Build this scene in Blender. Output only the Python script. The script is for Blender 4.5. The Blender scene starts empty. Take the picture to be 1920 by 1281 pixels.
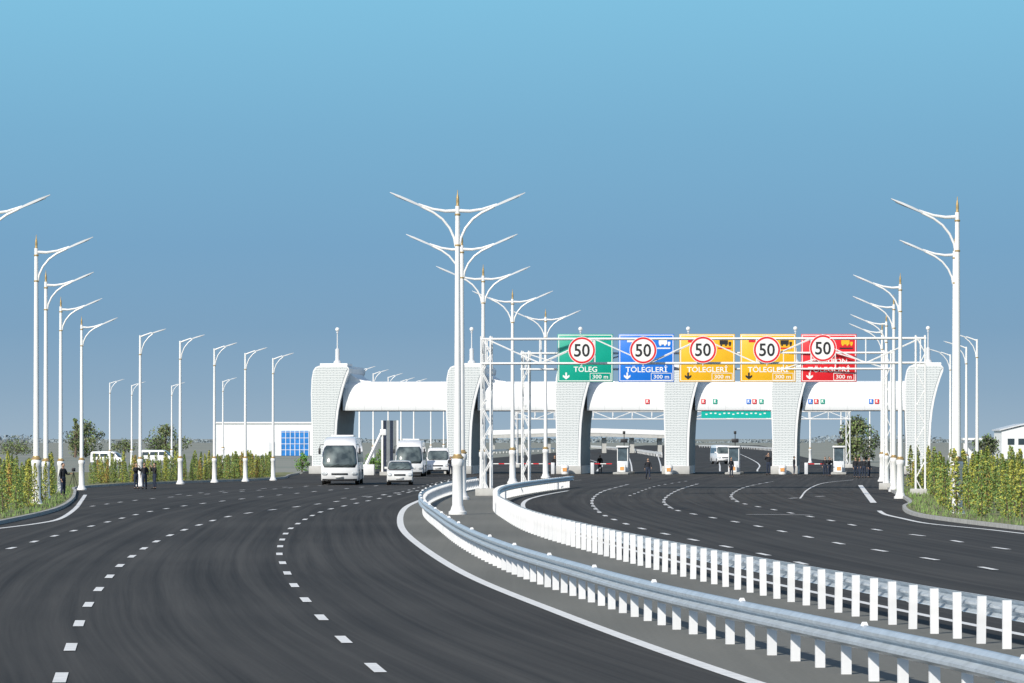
import bpy, bmesh, math, random
from mathutils import Vector, Matrix
random.seed(7)
F=8000.; HZ=822.; CH=3.1
C=bpy.context.scene.collection
R=math.radians
def PT(px,py,z=0.):
    D=F*(CH-z)/(py-HZ); return ((px-960)/F*D, D)
def XA(px,D): return (px-960)/F*D
def ZA(py,D): return CH+(HZ-py)/F*D

# ---------------------------------------------------------------- materials
def nt(name):
    m=bpy.data.materials.new(name); m.use_nodes=True
    return m,m.node_tree,m.node_tree.nodes['Principled BSDF']
def mat(name,col,rough=.6,metal=0.,var=.1,scale=2.,bump=0.,coat=0.,col2=None,detail=4):
    m,t,b=nt(name); N=t.nodes; L=t.links
    tc=N.new('ShaderNodeTexCoord'); no=N.new('ShaderNodeTexNoise'); no.inputs['Scale'].default_value=scale; no.inputs['Detail'].default_value=detail
    L.new(tc.outputs['Object'],no.inputs['Vector'])
    r=N.new('ShaderNodeValToRGB'); r.color_ramp.elements[0].position=.3; r.color_ramp.elements[1].position=.7
    c2=col2 or tuple(min(1,c*(1+var)) for c in col)
    c1=col if col2 else tuple(c*(1-var) for c in col)
    r.color_ramp.elements[0].color=(*c1,1); r.color_ramp.elements[1].color=(*c2,1)
    L.new(no.outputs['Fac'],r.inputs['Fac']); L.new(r.outputs['Color'],b.inputs['Base Color'])
    b.inputs['Roughness'].default_value=rough; b.inputs['Metallic'].default_value=metal
    if coat: b.inputs['Coat Weight'].default_value=coat
    if bump:
        bp=N.new('ShaderNodeBump'); bp.inputs['Strength'].default_value=bump; bp.inputs['Distance'].default_value=.05
        L.new(no.outputs['Fac'],bp.inputs['Height']); L.new(bp.outputs['Normal'],b.inputs['Normal'])
    return m
def asphalt(name,c1,c2,streak=True,p0=.42,p1=.70):
    m,t,b=nt(name); N=t.nodes; L=t.links
    tc=N.new('ShaderNodeTexCoord'); mp=N.new('ShaderNodeMapping'); mp.inputs['Scale'].default_value=(2.4,.014,1)
    L.new(tc.outputs['UV'],mp.inputs['Vector'])
    n1=N.new('ShaderNodeTexNoise'); n1.inputs['Scale'].default_value=1.; n1.inputs['Detail'].default_value=7; n1.inputs['Roughness'].default_value=.7; n1.inputs['Distortion'].default_value=.3
    L.new(mp.outputs['Vector'],n1.inputs['Vector'])
    n2=N.new('ShaderNodeTexNoise'); n2.inputs['Scale'].default_value=14; n2.inputs['Detail'].default_value=8
    L.new(tc.outputs['Object'],n2.inputs['Vector'])
    n3=N.new('ShaderNodeTexNoise'); n3.inputs['Scale'].default_value=.06; n3.inputs['Detail'].default_value=3
    L.new(tc.outputs['Object'],n3.inputs['Vector'])
    a=N.new('ShaderNodeMath'); a.operation='MULTIPLY_ADD'; a.inputs[1].default_value=.75 if streak else .15
    L.new(n1.outputs['Fac'],a.inputs[0]); 
    s=N.new('ShaderNodeMath'); s.operation='MULTIPLY_ADD'; s.inputs[1].default_value=.16
    L.new(n2.outputs['Fac'],s.inputs[0])
    s3=N.new('ShaderNodeMath'); s3.operation='MULTIPLY'; s3.inputs[1].default_value=.25; L.new(n3.outputs['Fac'],s3.inputs[0])
    L.new(s3.outputs[0],s.inputs[2]); L.new(s.outputs[0],a.inputs[2])
    r=N.new('ShaderNodeValToRGB'); r.color_ramp.elements[0].position=p0; r.color_ramp.elements[1].position=p1
    r.color_ramp.elements[0].color=(*c1,1); r.color_ramp.elements[1].color=(*c2,1)
    L.new(a.outputs[0],r.inputs['Fac']); L.new(r.outputs['Color'],b.inputs['Base Color'])
    b.inputs['Roughness'].default_value=.85; b.inputs['Specular IOR Level'].default_value=.2
    bp=N.new('ShaderNodeBump'); bp.inputs['Strength'].default_value=.25; bp.inputs['Distance'].default_value=.01
    L.new(n2.outputs['Fac'],bp.inputs['Height']); L.new(bp.outputs['Normal'],b.inputs['Normal'])
    return m
M={}
M['asphalt']=asphalt('asphalt',(.026,.025,.024),(.072,.069,.064))
M['median']=asphalt('median_asphalt',(.13,.132,.12),(.20,.20,.18),False,.18,.34)
M['paint']=mat('road_paint',(.78,.78,.76),.6,var=.12,scale=3)
M['fade']=mat('worn_road_paint',(.30,.30,.29),.7,var=.5,scale=1.2)
M['white']=mat('white_enamel',(.80,.80,.79),.35,var=.03)
M['whitedim']=mat('white_paint_weathered',(.74,.75,.75),.5,var=.05,scale=1.2)
M['gold']=mat('gold_paint',(.52,.36,.16),.35,.5,var=.1)
M['lum']=mat('lamp_housing',(.62,.64,.66),.35,var=.05)
M['lens']=mat('lamp_lens',(.35,.37,.38),.2,var=.05)
M['galv']=mat('galvanised_steel',(.55,.61,.66),.36,.35,var=.12,scale=5)
M['post']=mat('white_post_paint',(.78,.79,.80),.5,var=.06,scale=4)
M['kerb']=mat('kerb_concrete',(.40,.40,.38),.85,var=.15,scale=3)
M['concrete']=mat('concrete',(.46,.46,.44),.85,var=.12,scale=1.5,bump=.2)
M['grass']=mat('verge_grass',(.11,.15,.05),.95,col2=(.24,.22,.11),scale=.7,detail=8,bump=.5)
M['field']=mat('dry_field',(.28,.28,.24),.95,col2=(.20,.225,.19),scale=.02,detail=8)  # tan paled, distance haze mixed into the base colour
M['glass']=mat('tinted_glass',(.03,.045,.055),.06,var=.2,scale=1.,coat=.5)
M['bglass']=mat('booth_glass',(.07,.10,.12),.1,var=.4,scale=2.,coat=.4)
M['windscreen']=mat('windscreen_glass',(.035,.05,.055),.07,col2=(.17,.21,.21),scale=1.5,coat=.5)
M['black']=mat('black_rubber',(.02,.02,.02),.7,var=.2)
M['dark']=mat('dark_trim',(.03,.032,.036),.5,var=.2)
M['shade_stripe']=mat('grey_shade_and_stripe',(.19,.21,.22),.5,var=.15,scale=1.5)  # grey for painted shade on pillar sides, also the display panel stripes
M['head']=mat('headlight_glass',(.55,.58,.6),.12,var=.15,scale=8,coat=.6)
M['busw']=mat('coach_white_paint',(.78,.79,.80),.25,var=.03,coat=.4)
M['silver']=mat('silver_white_paint',(.70,.71,.70),.28,var=.04,coat=.4)
M['plate']=mat('number_plate',(.7,.7,.68),.4)
M['rim']=mat('wheel_rim',(.4,.4,.42),.35,.6)
M['green']=mat('sign_green',(.0,.35,.24),.4,var=.04)
M['teal']=mat('board_teal',(.0,.42,.34),.4,var=.04)
M['blue']=mat('sign_blue',(.01,.17,.66),.4,var=.04)
M['yellow']=mat('sign_yellow',(.82,.45,.015),.4,var=.04)
M['red']=mat('sign_red',(.68,.015,.025),.4,var=.04)
M['signwhite']=mat('sign_white',(.82,.82,.80),.45,var=.02)
M['ink']=mat('sign_black',(.015,.015,.018),.5)
M['skin']=mat('skin',(.42,.26,.18),.55,var=.05)
M['cloth']=mat('dark_cloth',(.018,.02,.026),.9,var=.3,scale=9)
M['cloth2']=mat('navy_cloth',(.02,.03,.055),.9,var=.3,scale=9)
M['hair']=mat('dark_hair',(.015,.012,.01),.7)
M['bark']=mat('bark',(.14,.10,.07),.9,var=.3,scale=8)
M['leafd']=mat('leaf_dark',(.09,.105,.065),.8,var=.35,scale=3)
M['leafl']=mat('leaf_olive',(.17,.19,.09),.8,var=.3,scale=3)
M['leafy']=mat('leaf_yellow',(.40,.40,.07),.75,var=.25,scale=4)
M['leafo']=mat('leaf_orange',(.44,.27,.08),.75,var=.25,scale=4)
M['leafg']=mat('leaf_green',(.17,.27,.07),.75,var=.3,scale=4)
M['leafb']=mat('leaf_bright',(.12,.30,.05),.75,var=.3,scale=4)
M['wallw']=mat('white_render',(.74,.76,.76),.7,var=.05,scale=.5)
M['bluegl']=mat('blue_glass_wall',(.03,.20,.55),.15,var=.25,scale=1.5,coat=.3)
M['orange']=mat('orange_plastic',(.7,.33,.10),.5)
M['far']=mat('far_treeline',(.24,.29,.32),.95,var=.12,scale=.1)  # light blue-grey: haze of the distance put into the leaf colour
def scales():
    m,t,b=nt('patterned_cladding'); N=t.nodes; L=t.links
    tc=N.new('ShaderNodeTexCoord'); mp=N.new('ShaderNodeMapping'); mp.inputs['Scale'].default_value=(1,.02,.6); L.new(tc.outputs['Object'],mp.inputs['Vector'])
    v=N.new('ShaderNodeTexVoronoi'); v.feature='DISTANCE_TO_EDGE'; v.inputs['Scale'].default_value=8; v.inputs['Randomness'].default_value=.3
    L.new(mp.outputs['Vector'],v.inputs['Vector'])
    r=N.new('ShaderNodeValToRGB'); r.color_ramp.elements[0].position=.08; r.color_ramp.elements[1].position=.26
    r.color_ramp.elements[0].color=(.70,.73,.73,1); r.color_ramp.elements[1].color=(.38,.42,.43,1)
    L.new(v.outputs['Distance'],r.inputs['Fac']); L.new(r.outputs['Color'],b.inputs['Base Color'])
    b.inputs['Roughness'].default_value=.5
    return m
M['scales']=scales()
def seams(name,col,period):
    m,t,b=nt(name); N=t.nodes; L=t.links
    tc=N.new('ShaderNodeTexCoord'); sp=N.new('ShaderNodeSeparateXYZ'); L.new(tc.outputs['Object'],sp.inputs[0])
    d=N.new('ShaderNodeMath'); d.operation='DIVIDE'; d.inputs[1].default_value=period; L.new(sp.outputs['X'],d.inputs[0])
    f=N.new('ShaderNodeMath'); f.operation='FRACT'; L.new(d.outputs[0],f.inputs[0])
    g=N.new('ShaderNodeMath'); g.operation='LESS_THAN'; g.inputs[1].default_value=.035; L.new(f.outputs[0],g.inputs[0])
    mx=N.new('ShaderNodeMix'); mx.data_type='RGBA'; L.new(g.outputs[0],mx.inputs['Factor'])
    mx.inputs[6].default_value=(*col,1); mx.inputs[7].default_value=(*[c*.82 for c in col],1)
    L.new(mx.outputs[2],b.inputs['Base Color']); b.inputs['Roughness'].default_value=.5
    return m
M['canopy']=seams('canopy_panels',(.82,.84,.85),1.5)

# ---------------------------------------------------------------- mesh builder
class MB:
    def __init__(s): s.v=[]; s.f=[]; s.m=[]
    def add(s,vs,fs,m=0):
        o=len(s.v); s.v+= [tuple(p) for p in vs]; s.f+=[tuple(i+o for i in f) for f in fs]; s.m+=[m]*len(fs); return s
    def box(s,c,d,rz=0,m=0,tilt=None):
        x,y,z=[k/2 for k in d]; q=[Vector(p) for p in [(-x,-y,-z),(x,-y,-z),(x,y,-z),(-x,y,-z),(-x,-y,z),(x,-y,z),(x,y,z),(-x,y,z)]]
        Mx=Matrix.Rotation(rz,3,'Z')
        if tilt is not None: Mx=Mx@tilt
        return s.add([Mx@p+Vector(c) for p in q],[(0,3,2,1),(4,5,6,7),(0,1,5,4),(1,2,6,5),(2,3,7,6),(3,0,4,7)],m)
    def tube(s,pts,r,n=8,m=0):
        pts=[Vector(p) for p in pts]; k=len(pts); rs=r if isinstance(r,(list,tuple)) else [r]*k
        vs=[];fs=[]
        for i,p in enumerate(pts):
            t=(pts[min(i+1,k-1)]-pts[max(i-1,0)]).normalized()
            a=Vector((0,1,0)) if abs(t.y)<.9 else Vector((1,0,0))
            u=t.cross(a).normalized(); w=t.cross(u)
            for j in range(n):
                A=2*math.pi*j/n; vs.append(p+(u*math.cos(A)+w*math.sin(A))*rs[i])
        for i in range(k-1):
            for j in range(n):
                fs.append((i*n+j,i*n+(j+1)%n,(i+1)*n+(j+1)%n,(i+1)*n+j))
        fs.append(tuple(range(n))); fs.append(tuple(range((k-1)*n,k*n)))
        return s.add(vs,fs,m)
    def lathe(s,prof,n=14,c=(0,0,0),m=0):
        vs=[];fs=[];k=len(prof)
        for r,z in prof:
            for j in range(n):
                A=2*math.pi*j/n; vs.append((c[0]+r*math.cos(A),c[1]+r*math.sin(A),c[2]+z))
        for i in range(k-1):
            for j in range(n): fs.append((i*n+j,i*n+(j+1)%n,(i+1)*n+(j+1)%n,(i+1)*n+j))
        fs.append(tuple(range(n))); fs.append(tuple(range((k-1)*n,k*n)))
        return s.add(vs,fs,m)
    def prism_y(s,poly,a,b,m=0):
        n=len(poly); vs=[(x,a,z) for x,z in poly]+[(x,b,z) for x,z in poly]
        fs=[tuple(range(n)),tuple(range(2*n-1,n-1,-1))]+[(i,(i+1)%n,n+(i+1)%n,n+i) for i in range(n)]
        return s.add(vs,fs,m)
    def prism_x(s,poly,a,b,m=0):
        n=len(poly); vs=[(a,y,z) for y,z in poly]+[(b,y,z) for y,z in poly]
        fs=[tuple(range(n)),tuple(range(2*n-1,n-1,-1))]+[(i,(i+1)%n,n+(i+1)%n,n+i) for i in range(n)]
        return s.add(vs,fs,m)
    def sphere(s,c,r,n=10,k=7,m=0):
        rr=r if isinstance(r,tuple) else (r,r,r)
        vs=[];fs=[]
        for i in range(1,k):
            p=math.pi*i/k
            for j in range(n):
                A=2*math.pi*j/n; vs.append((c[0]+rr[0]*math.sin(p)*math.cos(A),c[1]+rr[1]*math.sin(p)*math.sin(A),c[2]+rr[2]*math.cos(p)))
        for i in range(k-2):
            for j in range(n): fs.append((i*n+j,i*n+(j+1)%n,(i+1)*n+(j+1)%n,(i+1)*n+j))
        fs.append(tuple(range(n))); fs.append(tuple(range((k-2)*n,(k-1)*n)))
        return s.add(vs,fs,m)
    def build(s,name,mt,parent=None,smooth=False,bevel=0,seg=2,recalc=True):
        me=bpy.data.meshes.new(name); me.from_pydata(s.v,[],s.f)
        mts=mt if isinstance(mt,(list,tuple)) else [mt]
        for q in mts: me.materials.append(q)
        me.polygons.foreach_set('material_index',s.m)
        if recalc or bevel:
            bm=bmesh.new(); bm.from_mesh(me); bmesh.ops.recalc_face_normals(bm,faces=bm.faces)
            if bevel:
                es=[e for e in bm.edges if len(e.link_faces)==2 and e.calc_face_angle(0)>R(28)]
                bmesh.ops.bevel(bm,geom=es,offset=bevel,segments=seg,affect='EDGES',profile=.5)
            bm.to_mesh(me); bm.free()
        if smooth or bevel:
            me.polygons.foreach_set('use_smooth',[True]*len(me.polygons)); me.set_sharp_from_angle(angle=R(40))
        o=bpy.data.objects.new(name,me); C.objects.link(o)
        if parent: o.parent=parent
        return o
def tag(o,label=None,cat=None,group=None,kind=None):
    if label: o['label']=label
    if cat: o['category']=cat
    if group: o['group']=group
    if kind: o['kind']=kind
    return o
def thing(name,label,cat,loc=(0,0,0),rz=0,group=None,s=1.):
    o=bpy.data.objects.new(name,None); C.objects.link(o); o.location=loc; o.rotation_euler=(0,0,rz); o.scale=(s,s,s); o.empty_display_size=.3
    return tag(o,label,cat,group)
def copy_tree(o,parent=None):
    c=o.copy(); C.objects.link(c)
    if parent: c.parent=parent
    for ch in list(o.children): copy_tree(ch,c)
    return c
def struct(o): o['kind']='structure'; return o
def text(s,size,mt,parent,x,y,z,name='lettering',width=None,bold=.012):
    cu=bpy.data.curves.new('t','FONT'); cu.body=s; cu.size=size; cu.align_x='CENTER'; cu.align_y='CENTER'; cu.offset=bold*size; cu.resolution_u=3
    o=bpy.data.objects.new('t',cu); C.objects.link(o)
    bpy.context.view_layer.update()
    dg=bpy.context.evaluated_depsgraph_get(); me=bpy.data.meshes.new_from_object(o.evaluated_get(dg))
    bpy.data.objects.remove(o)
    xs=[v.co.x for v in me.vertices]; ys=[v.co.y for v in me.vertices]
    w=max(xs)-min(xs); k=(width/w) if width else 1; cx=(max(xs)+min(xs))/2; cy=(max(ys)+min(ys))/2
    for v in me.vertices: v.co=Vector(((v.co.x-cx)*k,0,v.co.y-cy))
    me.materials.clear(); me.materials.append(mt)
    q=bpy.data.objects.new(name,me); C.objects.link(q); q.parent=parent; q.location=(x,y,z); return q
class Path:
    def __init__(s,pts,n=14):
        P=[Vector((p[0],p[1],0)) for p in pts]; P=[P[0]*2-P[1]]+P+[P[-1]*2-P[-2]]; d=[]
        for i in range(1,len(P)-2):
            a,b,c,e=P[i-1],P[i],P[i+1],P[i+2]
            for j in range(n):
                t=j/n; d.append(.5*((2*b)+(c-a)*t+(2*a-5*b+4*c-e)*t*t+(3*b-a-3*c+e)*t**3))
        d.append(P[-2]); s.d=d; s.l=[0]
        for i in range(1,len(d)): s.l.append(s.l[-1]+(d[i]-d[i-1]).length)
        s.L=s.l[-1]
    def at(s,q):
        q=max(0,min(s.L-1e-6,q)); lo,hi=0,len(s.l)-1
        while hi-lo>1:
            m=(lo+hi)//2
            if s.l[m]<=q: lo=m
            else: hi=m
        a,b=s.d[lo],s.d[hi]; f=(q-s.l[lo])/(s.l[hi]-s.l[lo]); 
        t0=(s.d[hi]-s.d[lo]).normalized()
        return a.lerp(b,f),t0
    def xaty(s,y):
        for i in range(len(s.d)-1):
            a,b=s.d[i],s.d[i+1]
            if (a.y-y)*(b.y-y)<=0 and a.y!=b.y: return a.x+(b.x-a.x)*(y-a.y)/(b.y-a.y)
        return s.d[0].x if y<s.d[0].y else s.d[-1].x
def nrm(t): return Vector((-t.y,t.x,0))
def pxpath(l,z=0): return Path([PT(x,y,z) for x,y in l])
def sweep(mb,path,prof,step,a=0,b=None,closed=True,m=0):
    b=path.L if b is None else b; n=max(1,int((b-a)/step)); vs=[];fs=[];k=len(prof)
    for i in range(n+1):
        p,t=path.at(a+(b-a)*i/n); w=nrm(t)
        for o,z in prof: vs.append(p+w*o+Vector((0,0,z)))
    kk=k if closed else k-1
    for i in range(n):
        for j in range(kk): fs.append((i*k+j,i*k+(j+1)%k,(i+1)*k+(j+1)%k,(i+1)*k+j))
    if closed: fs.append(tuple(range(k))); fs.append(tuple(range(n*k,(n+1)*k)))
    mb.add(vs,fs,m)

# ================================================================ setting
railA=Path([(6.6,36),(5.6,46.8),(4.66,54),(3.46,62.8),(2.45,71),(1.5,80.6),(0,97.8),(-1.3,118.8),(-2.5,145.6),(-3.5,171),(-3.95,197.6),(-3.66,225),(-2.9,248),(-2.0,266)])
railB=Path([(9.3,46),(7.26,62.8),(5.95,74.4),(3.99,93.8),(2.4,113),(.69,138),(-.2,161),(-.76,185),(-.55,214),(1.0,240),(3.7,270)])
edgeA=Path([(4.6,44),(3.0,54.7),(.85,75.6),(-1.25,100),(-3.3,135.5),(-4.25,162),(-4.75,190),(-4.6,212),(-4.2,232)])
LB=Path([(-10,15),(-14.5,60),(-17,100),(-18.3,150),(-19.3,180),(-21.6,210),(-24.6,241),(-26.6,262),(-25.6,281),(-23.5,292),(-19.4,310),(-17.6,328),(-18.2,350),(-18.4,372),(-19,420),(-12,520),(-2,700),(18,1100),(60,1900)])
RB=Path([(30,15),(24,60),(20,100),(17.4,140),(16.2,160),(16.1,172),(17.2,188),(19.2,207),(23.6,270),(28,315),(33,345),(37.5,368),(38,420),(42,520),(48,700),(70,1100),(110,1900)])
mb=MB(); mb.add([(-9000,-300,-.06),(9000,-300,-.06),(9000,14000,-.06),(-9000,14000,-.06)],[(0,1,2,3)])
ter=struct(mb.build('terrain',M['field']))
rows=[15+2.5*i for i in range(int(405/2.5))]+[420+20*i for i in range(74)]
nc=26; vs=[];fs=[];uv=[]
for y in rows:
    a,b=LB.xaty(y),RB.xaty(y); xa=railA.xaty(y) if y<266 else -2.0+(y-266)*.0875
    for j in range(nc):
        x=a+(b-a)*j/(nc-1); vs.append((x,y,0)); uv.append((x-xa,y))
for i in range(len(rows)-1):
    for j in range(nc-1): fs.append((i*nc+j,i*nc+j+1,(i+1)*nc+j+1,(i+1)*nc+j))
mb=MB(); mb.add(vs,fs); road=struct(mb.build('road',M['asphalt'],recalc=False))
ul=road.data.uv_layers.new(name='UVMap')
for lp in road.data.loops: ul.data[lp.index].uv=uv[lp.vertex_index]
vs=[];fs=[];uv=[]
ys=[36+3*i for i in range(77)]
for i,y in enumerate(ys):
    a=edgeA.xaty(y) if y<232 else railA.xaty(y)-.6; b=railB.xaty(y)+.5
    for j in range(4): vs.append((a+(b-a)*j/3,y,.004)); uv.append((a+(b-a)*j/3,y))
for i in range(len(ys)-1):
    for j in range(3): fs.append((i*4+j,i*4+j+1,(i+1)*4+j+1,(i+1)*4+j))
mb=MB(); mb.add(vs,fs); med=struct(mb.build('median_strip',M['median'],recalc=False))
ul=med.data.uv_layers.new(name='UVMap')
for lp in med.data.loops: ul.data[lp.index].uv=uv[lp.vertex_index]
def verge(name,B,side,y0,y1,w):
    ys=[y0+4*i for i in range(int((y1-y0)/4)+1)]; vs=[];fs=[]
    cols=[0,1,3,8,20,w]
    for y in ys:
        e=B.xaty(y)+side*.16
        for c in cols: vs.append((e+side*c,y,.13+ (.05*math.sin(y*.7+c) if c>0 else 0)))
    n=len(cols)
    for i in range(len(ys)-1):
        for j in range(n-1): fs.append((i*n+j,i*n+j+1,(i+1)*n+j+1,(i+1)*n+j))
    mb=MB(); mb.add(vs,fs); return struct(mb.build(name,M['grass'],recalc=False))
verge('grass_verge',LB,-1,20,368,45); verge('grass_verge',RB,1,20,345,60)
mb=MB(); sweep(mb,Path([(v.x,v.y) for v in LB.d if 15<v.y<370],1),[(0,-.02),(0,.14),(.16,.14),(.16,-.02)],3); struct(mb.build('kerb',M['kerb']))
mb=MB(); sweep(mb,Path([(v.x,v.y) for v in RB.d if 15<v.y<350],1),[(0,-.02),(0,.14),(-.16,.14),(-.16,-.02)],3); struct(mb.build('kerb',M['kerb']))
def solid(path,w,z=.008,a=0,b=None,m='paint'):
    mb=MB(); sweep(mb,path,[(-w/2,z),(w/2,z)],2,a,b,closed=False); return mb.build('edge_line',M[m],road,recalc=False)
def dash(path,l=2.3,per=8.1,w=.17,z=.012,off=0):
    mb=MB(); q=off
    while q+l<path.L:
        sweep(mb,path,[(-w/2,z),(w/2,z)],1.1,q,q+l,closed=False); q+=per
    return mb.build('lane_dashes',M['paint'],road,recalc=False)
solid(edgeA,.24)
solid(pxpath([(-80,1001),(0,991),(70,982),(112,973),(140,955),(152,940),(160,928)]),.2)
dash(pxpath([(95,1330),(120,1252),(139,1196),(155,1154),(175,1120),(195,1094),(235,1053),(297,1014),(370,986),(450,965),(600,945),(760,923),(850,911)]),off=5.2)
dash(pxpath([(760,1300),(688,1240),(629,1186),(589,1144),(562,1112),(544,1086),(527,1049),(524,1034),(531,1009),(550,988),(600,961),(655,947),(760,925),(800,917)]),off=4.5)
dash(pxpath([(-60,1044),(15,1030),(93,1008),(195,981),(290,958),(400,942),(560,925),(720,910)]),l=1.9,per=7.5)
dash(pxpath([(170,950),(260,938),(400,926),(560,914),(700,904)]),l=1.6,per=6,w=.14)
dash(pxpath([(330,928),(470,918),(620,909)]),l=1.6,per=7,w=.14)
dash(pxpath([(640,935),(740,925),(800,910),(850,898)]),l=1.6,per=7,w=.14)
for l in ([(1720,1135),(1640,1098),(1540,1067),(1445,1043),(1310,1015),(1240,1000),(1180,985),(1125,962),(1110,940),(1130,922),(1180,908)],
          [(1980,1094),(1850,1066),(1740,1048),(1650,1033),(1575,1020),(1410,985),(1330,970),(1262,955),(1245,938),(1270,920),(1310,907)],
          [(1990,1048),(1920,1035),(1830,1022),(1750,1008),(1650,995),(1550,975),(1460,958),(1385,942),(1372,928),(1400,913),(1450,903)]):
    dash(pxpath(l),off=1)
    q=pxpath(l[-4:]); solid(q,.10,m='fade')
solid(pxpath([(1500,935),(1515,918),(1545,906),(1600,900)]),.10)
solid(pxpath([(1000,918),(1020,908),(1090,900)]),.14,m='fade')
solid(Path([(railB.xaty(y)+1.3,y) for y in range(60,262,12)]),.2)
dash(pxpath([(1400,965),(1500,966),(1600,968)]),l=3,per=9,w=.3)
dash(pxpath([(1480,935),(1560,930),(1640,928)]),l=2,per=7,w=.2)
dash(pxpath([(1180,930),(1230,912),(1290,902)]),l=2,per=7,w=.14)
solid(pxpath([(2000,1009),(1920,1001),(1850,993),(1740,982),(1690,972),(1660,965),(1648,958)]),.2)
solid(pxpath([(1638,943),(1624,925),(1613,910)]),.3)
for x0,x1 in ((1120,1000),(1185,1130),(1240,1185),(1350,1290),(1420,1330)):
    solid(pxpath([(x0,884),(x0-3,866),(x1+45,846)]),.16)

# guard rails
def guardrail(label,path,side,ptop):
    root=thing('guard_rail',label,'guard rail',(0,0,0),0,None)
    o=.14*side
    prof=[(0,.72),(.035,.705),(.085,.665),(.085,.63),(.0,.58),(.0,.55),(.085,.50),(.085,.465),(.035,.425),(0,.41)]
    mb=MB(); sweep(mb,path,[(o+side*a,z) for a,z in prof],1.65,closed=False); b=mb.build('rail_beam',M['galv'],root,smooth=True,recalc=False)
    md=b.modifiers.new('s','SOLIDIFY'); md.thickness=.006
    base=None; n=int(path.L/1.65); rest=MB()
    for i in range(n):
        p,t=path.at(.3+i*1.65); rz=math.atan2(t.y,t.x)-math.pi/2
        if i<98:
            if base is None:
                m=MB(); m.add([(-.065,.06,0),(-.065,0,0),(.065,0,0),(.065,.06,0),(.05,.06,0),(.05,.012,0),(-.05,.012,0),(-.05,.06,0)]+[(-.065,.06,ptop),(-.065,0,ptop),(.065,0,ptop),(.065,.06,ptop),(.05,.06,ptop),(.05,.012,ptop),(-.05,.012,ptop),(-.05,.06,ptop)],
                  [(j,(j+1)%8,8+(j+1)%8,8+j) for j in range(8)]+[tuple(range(8)),tuple(range(8,16))])
                base=m.build('post',M['post'],root); q=base
            else:
                q=base.copy(); C.objects.link(q); q.parent=root
            q.location=p; q.rotation_euler=(R(random.uniform(-.6,.6)),R(random.uniform(-1,1)),rz+R(random.uniform(-4,4)))
        else: rest.box((p.x,p.y,ptop/2),(.13,.06,ptop),rz)
    if rest.v: tag(rest.build('post',M['post'],root),kind='stuff')
    bb=None
    for i in range(int(path.L/8.25) if side>0 else 0):
        p,t=path.at(1.9+i*8.25); w=nrm(t)
        if bb is None:
            m=MB(); m.add([(-.05,-.02,.715),(.05,-.02,.715),(.05,.02,.715),(-.05,.02,.715),(-.03,-.01,.765),(.03,-.01,.765),(.03,.01,.765),(-.03,.01,.765)],[(0,3,2,1),(4,5,6,7),(0,1,5,4),(1,2,6,5),(2,3,7,6),(3,0,4,7)]); bb=m.build('reflector',M['post'],root); q=bb
        else: q=bb.copy(); C.objects.link(q); q.parent=root
        q.location=p+w*o; q.rotation_euler=(0,0,math.atan2(t.y,t.x)-math.pi/2)
    return root
guardrail('galvanised crash barrier in the foreground facing the left carriageway, closest to the camera',railA,1,.62)
guardrail('white posted crash barrier facing the right carriageway under the overhead signs',railB,-1,.72)

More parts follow.
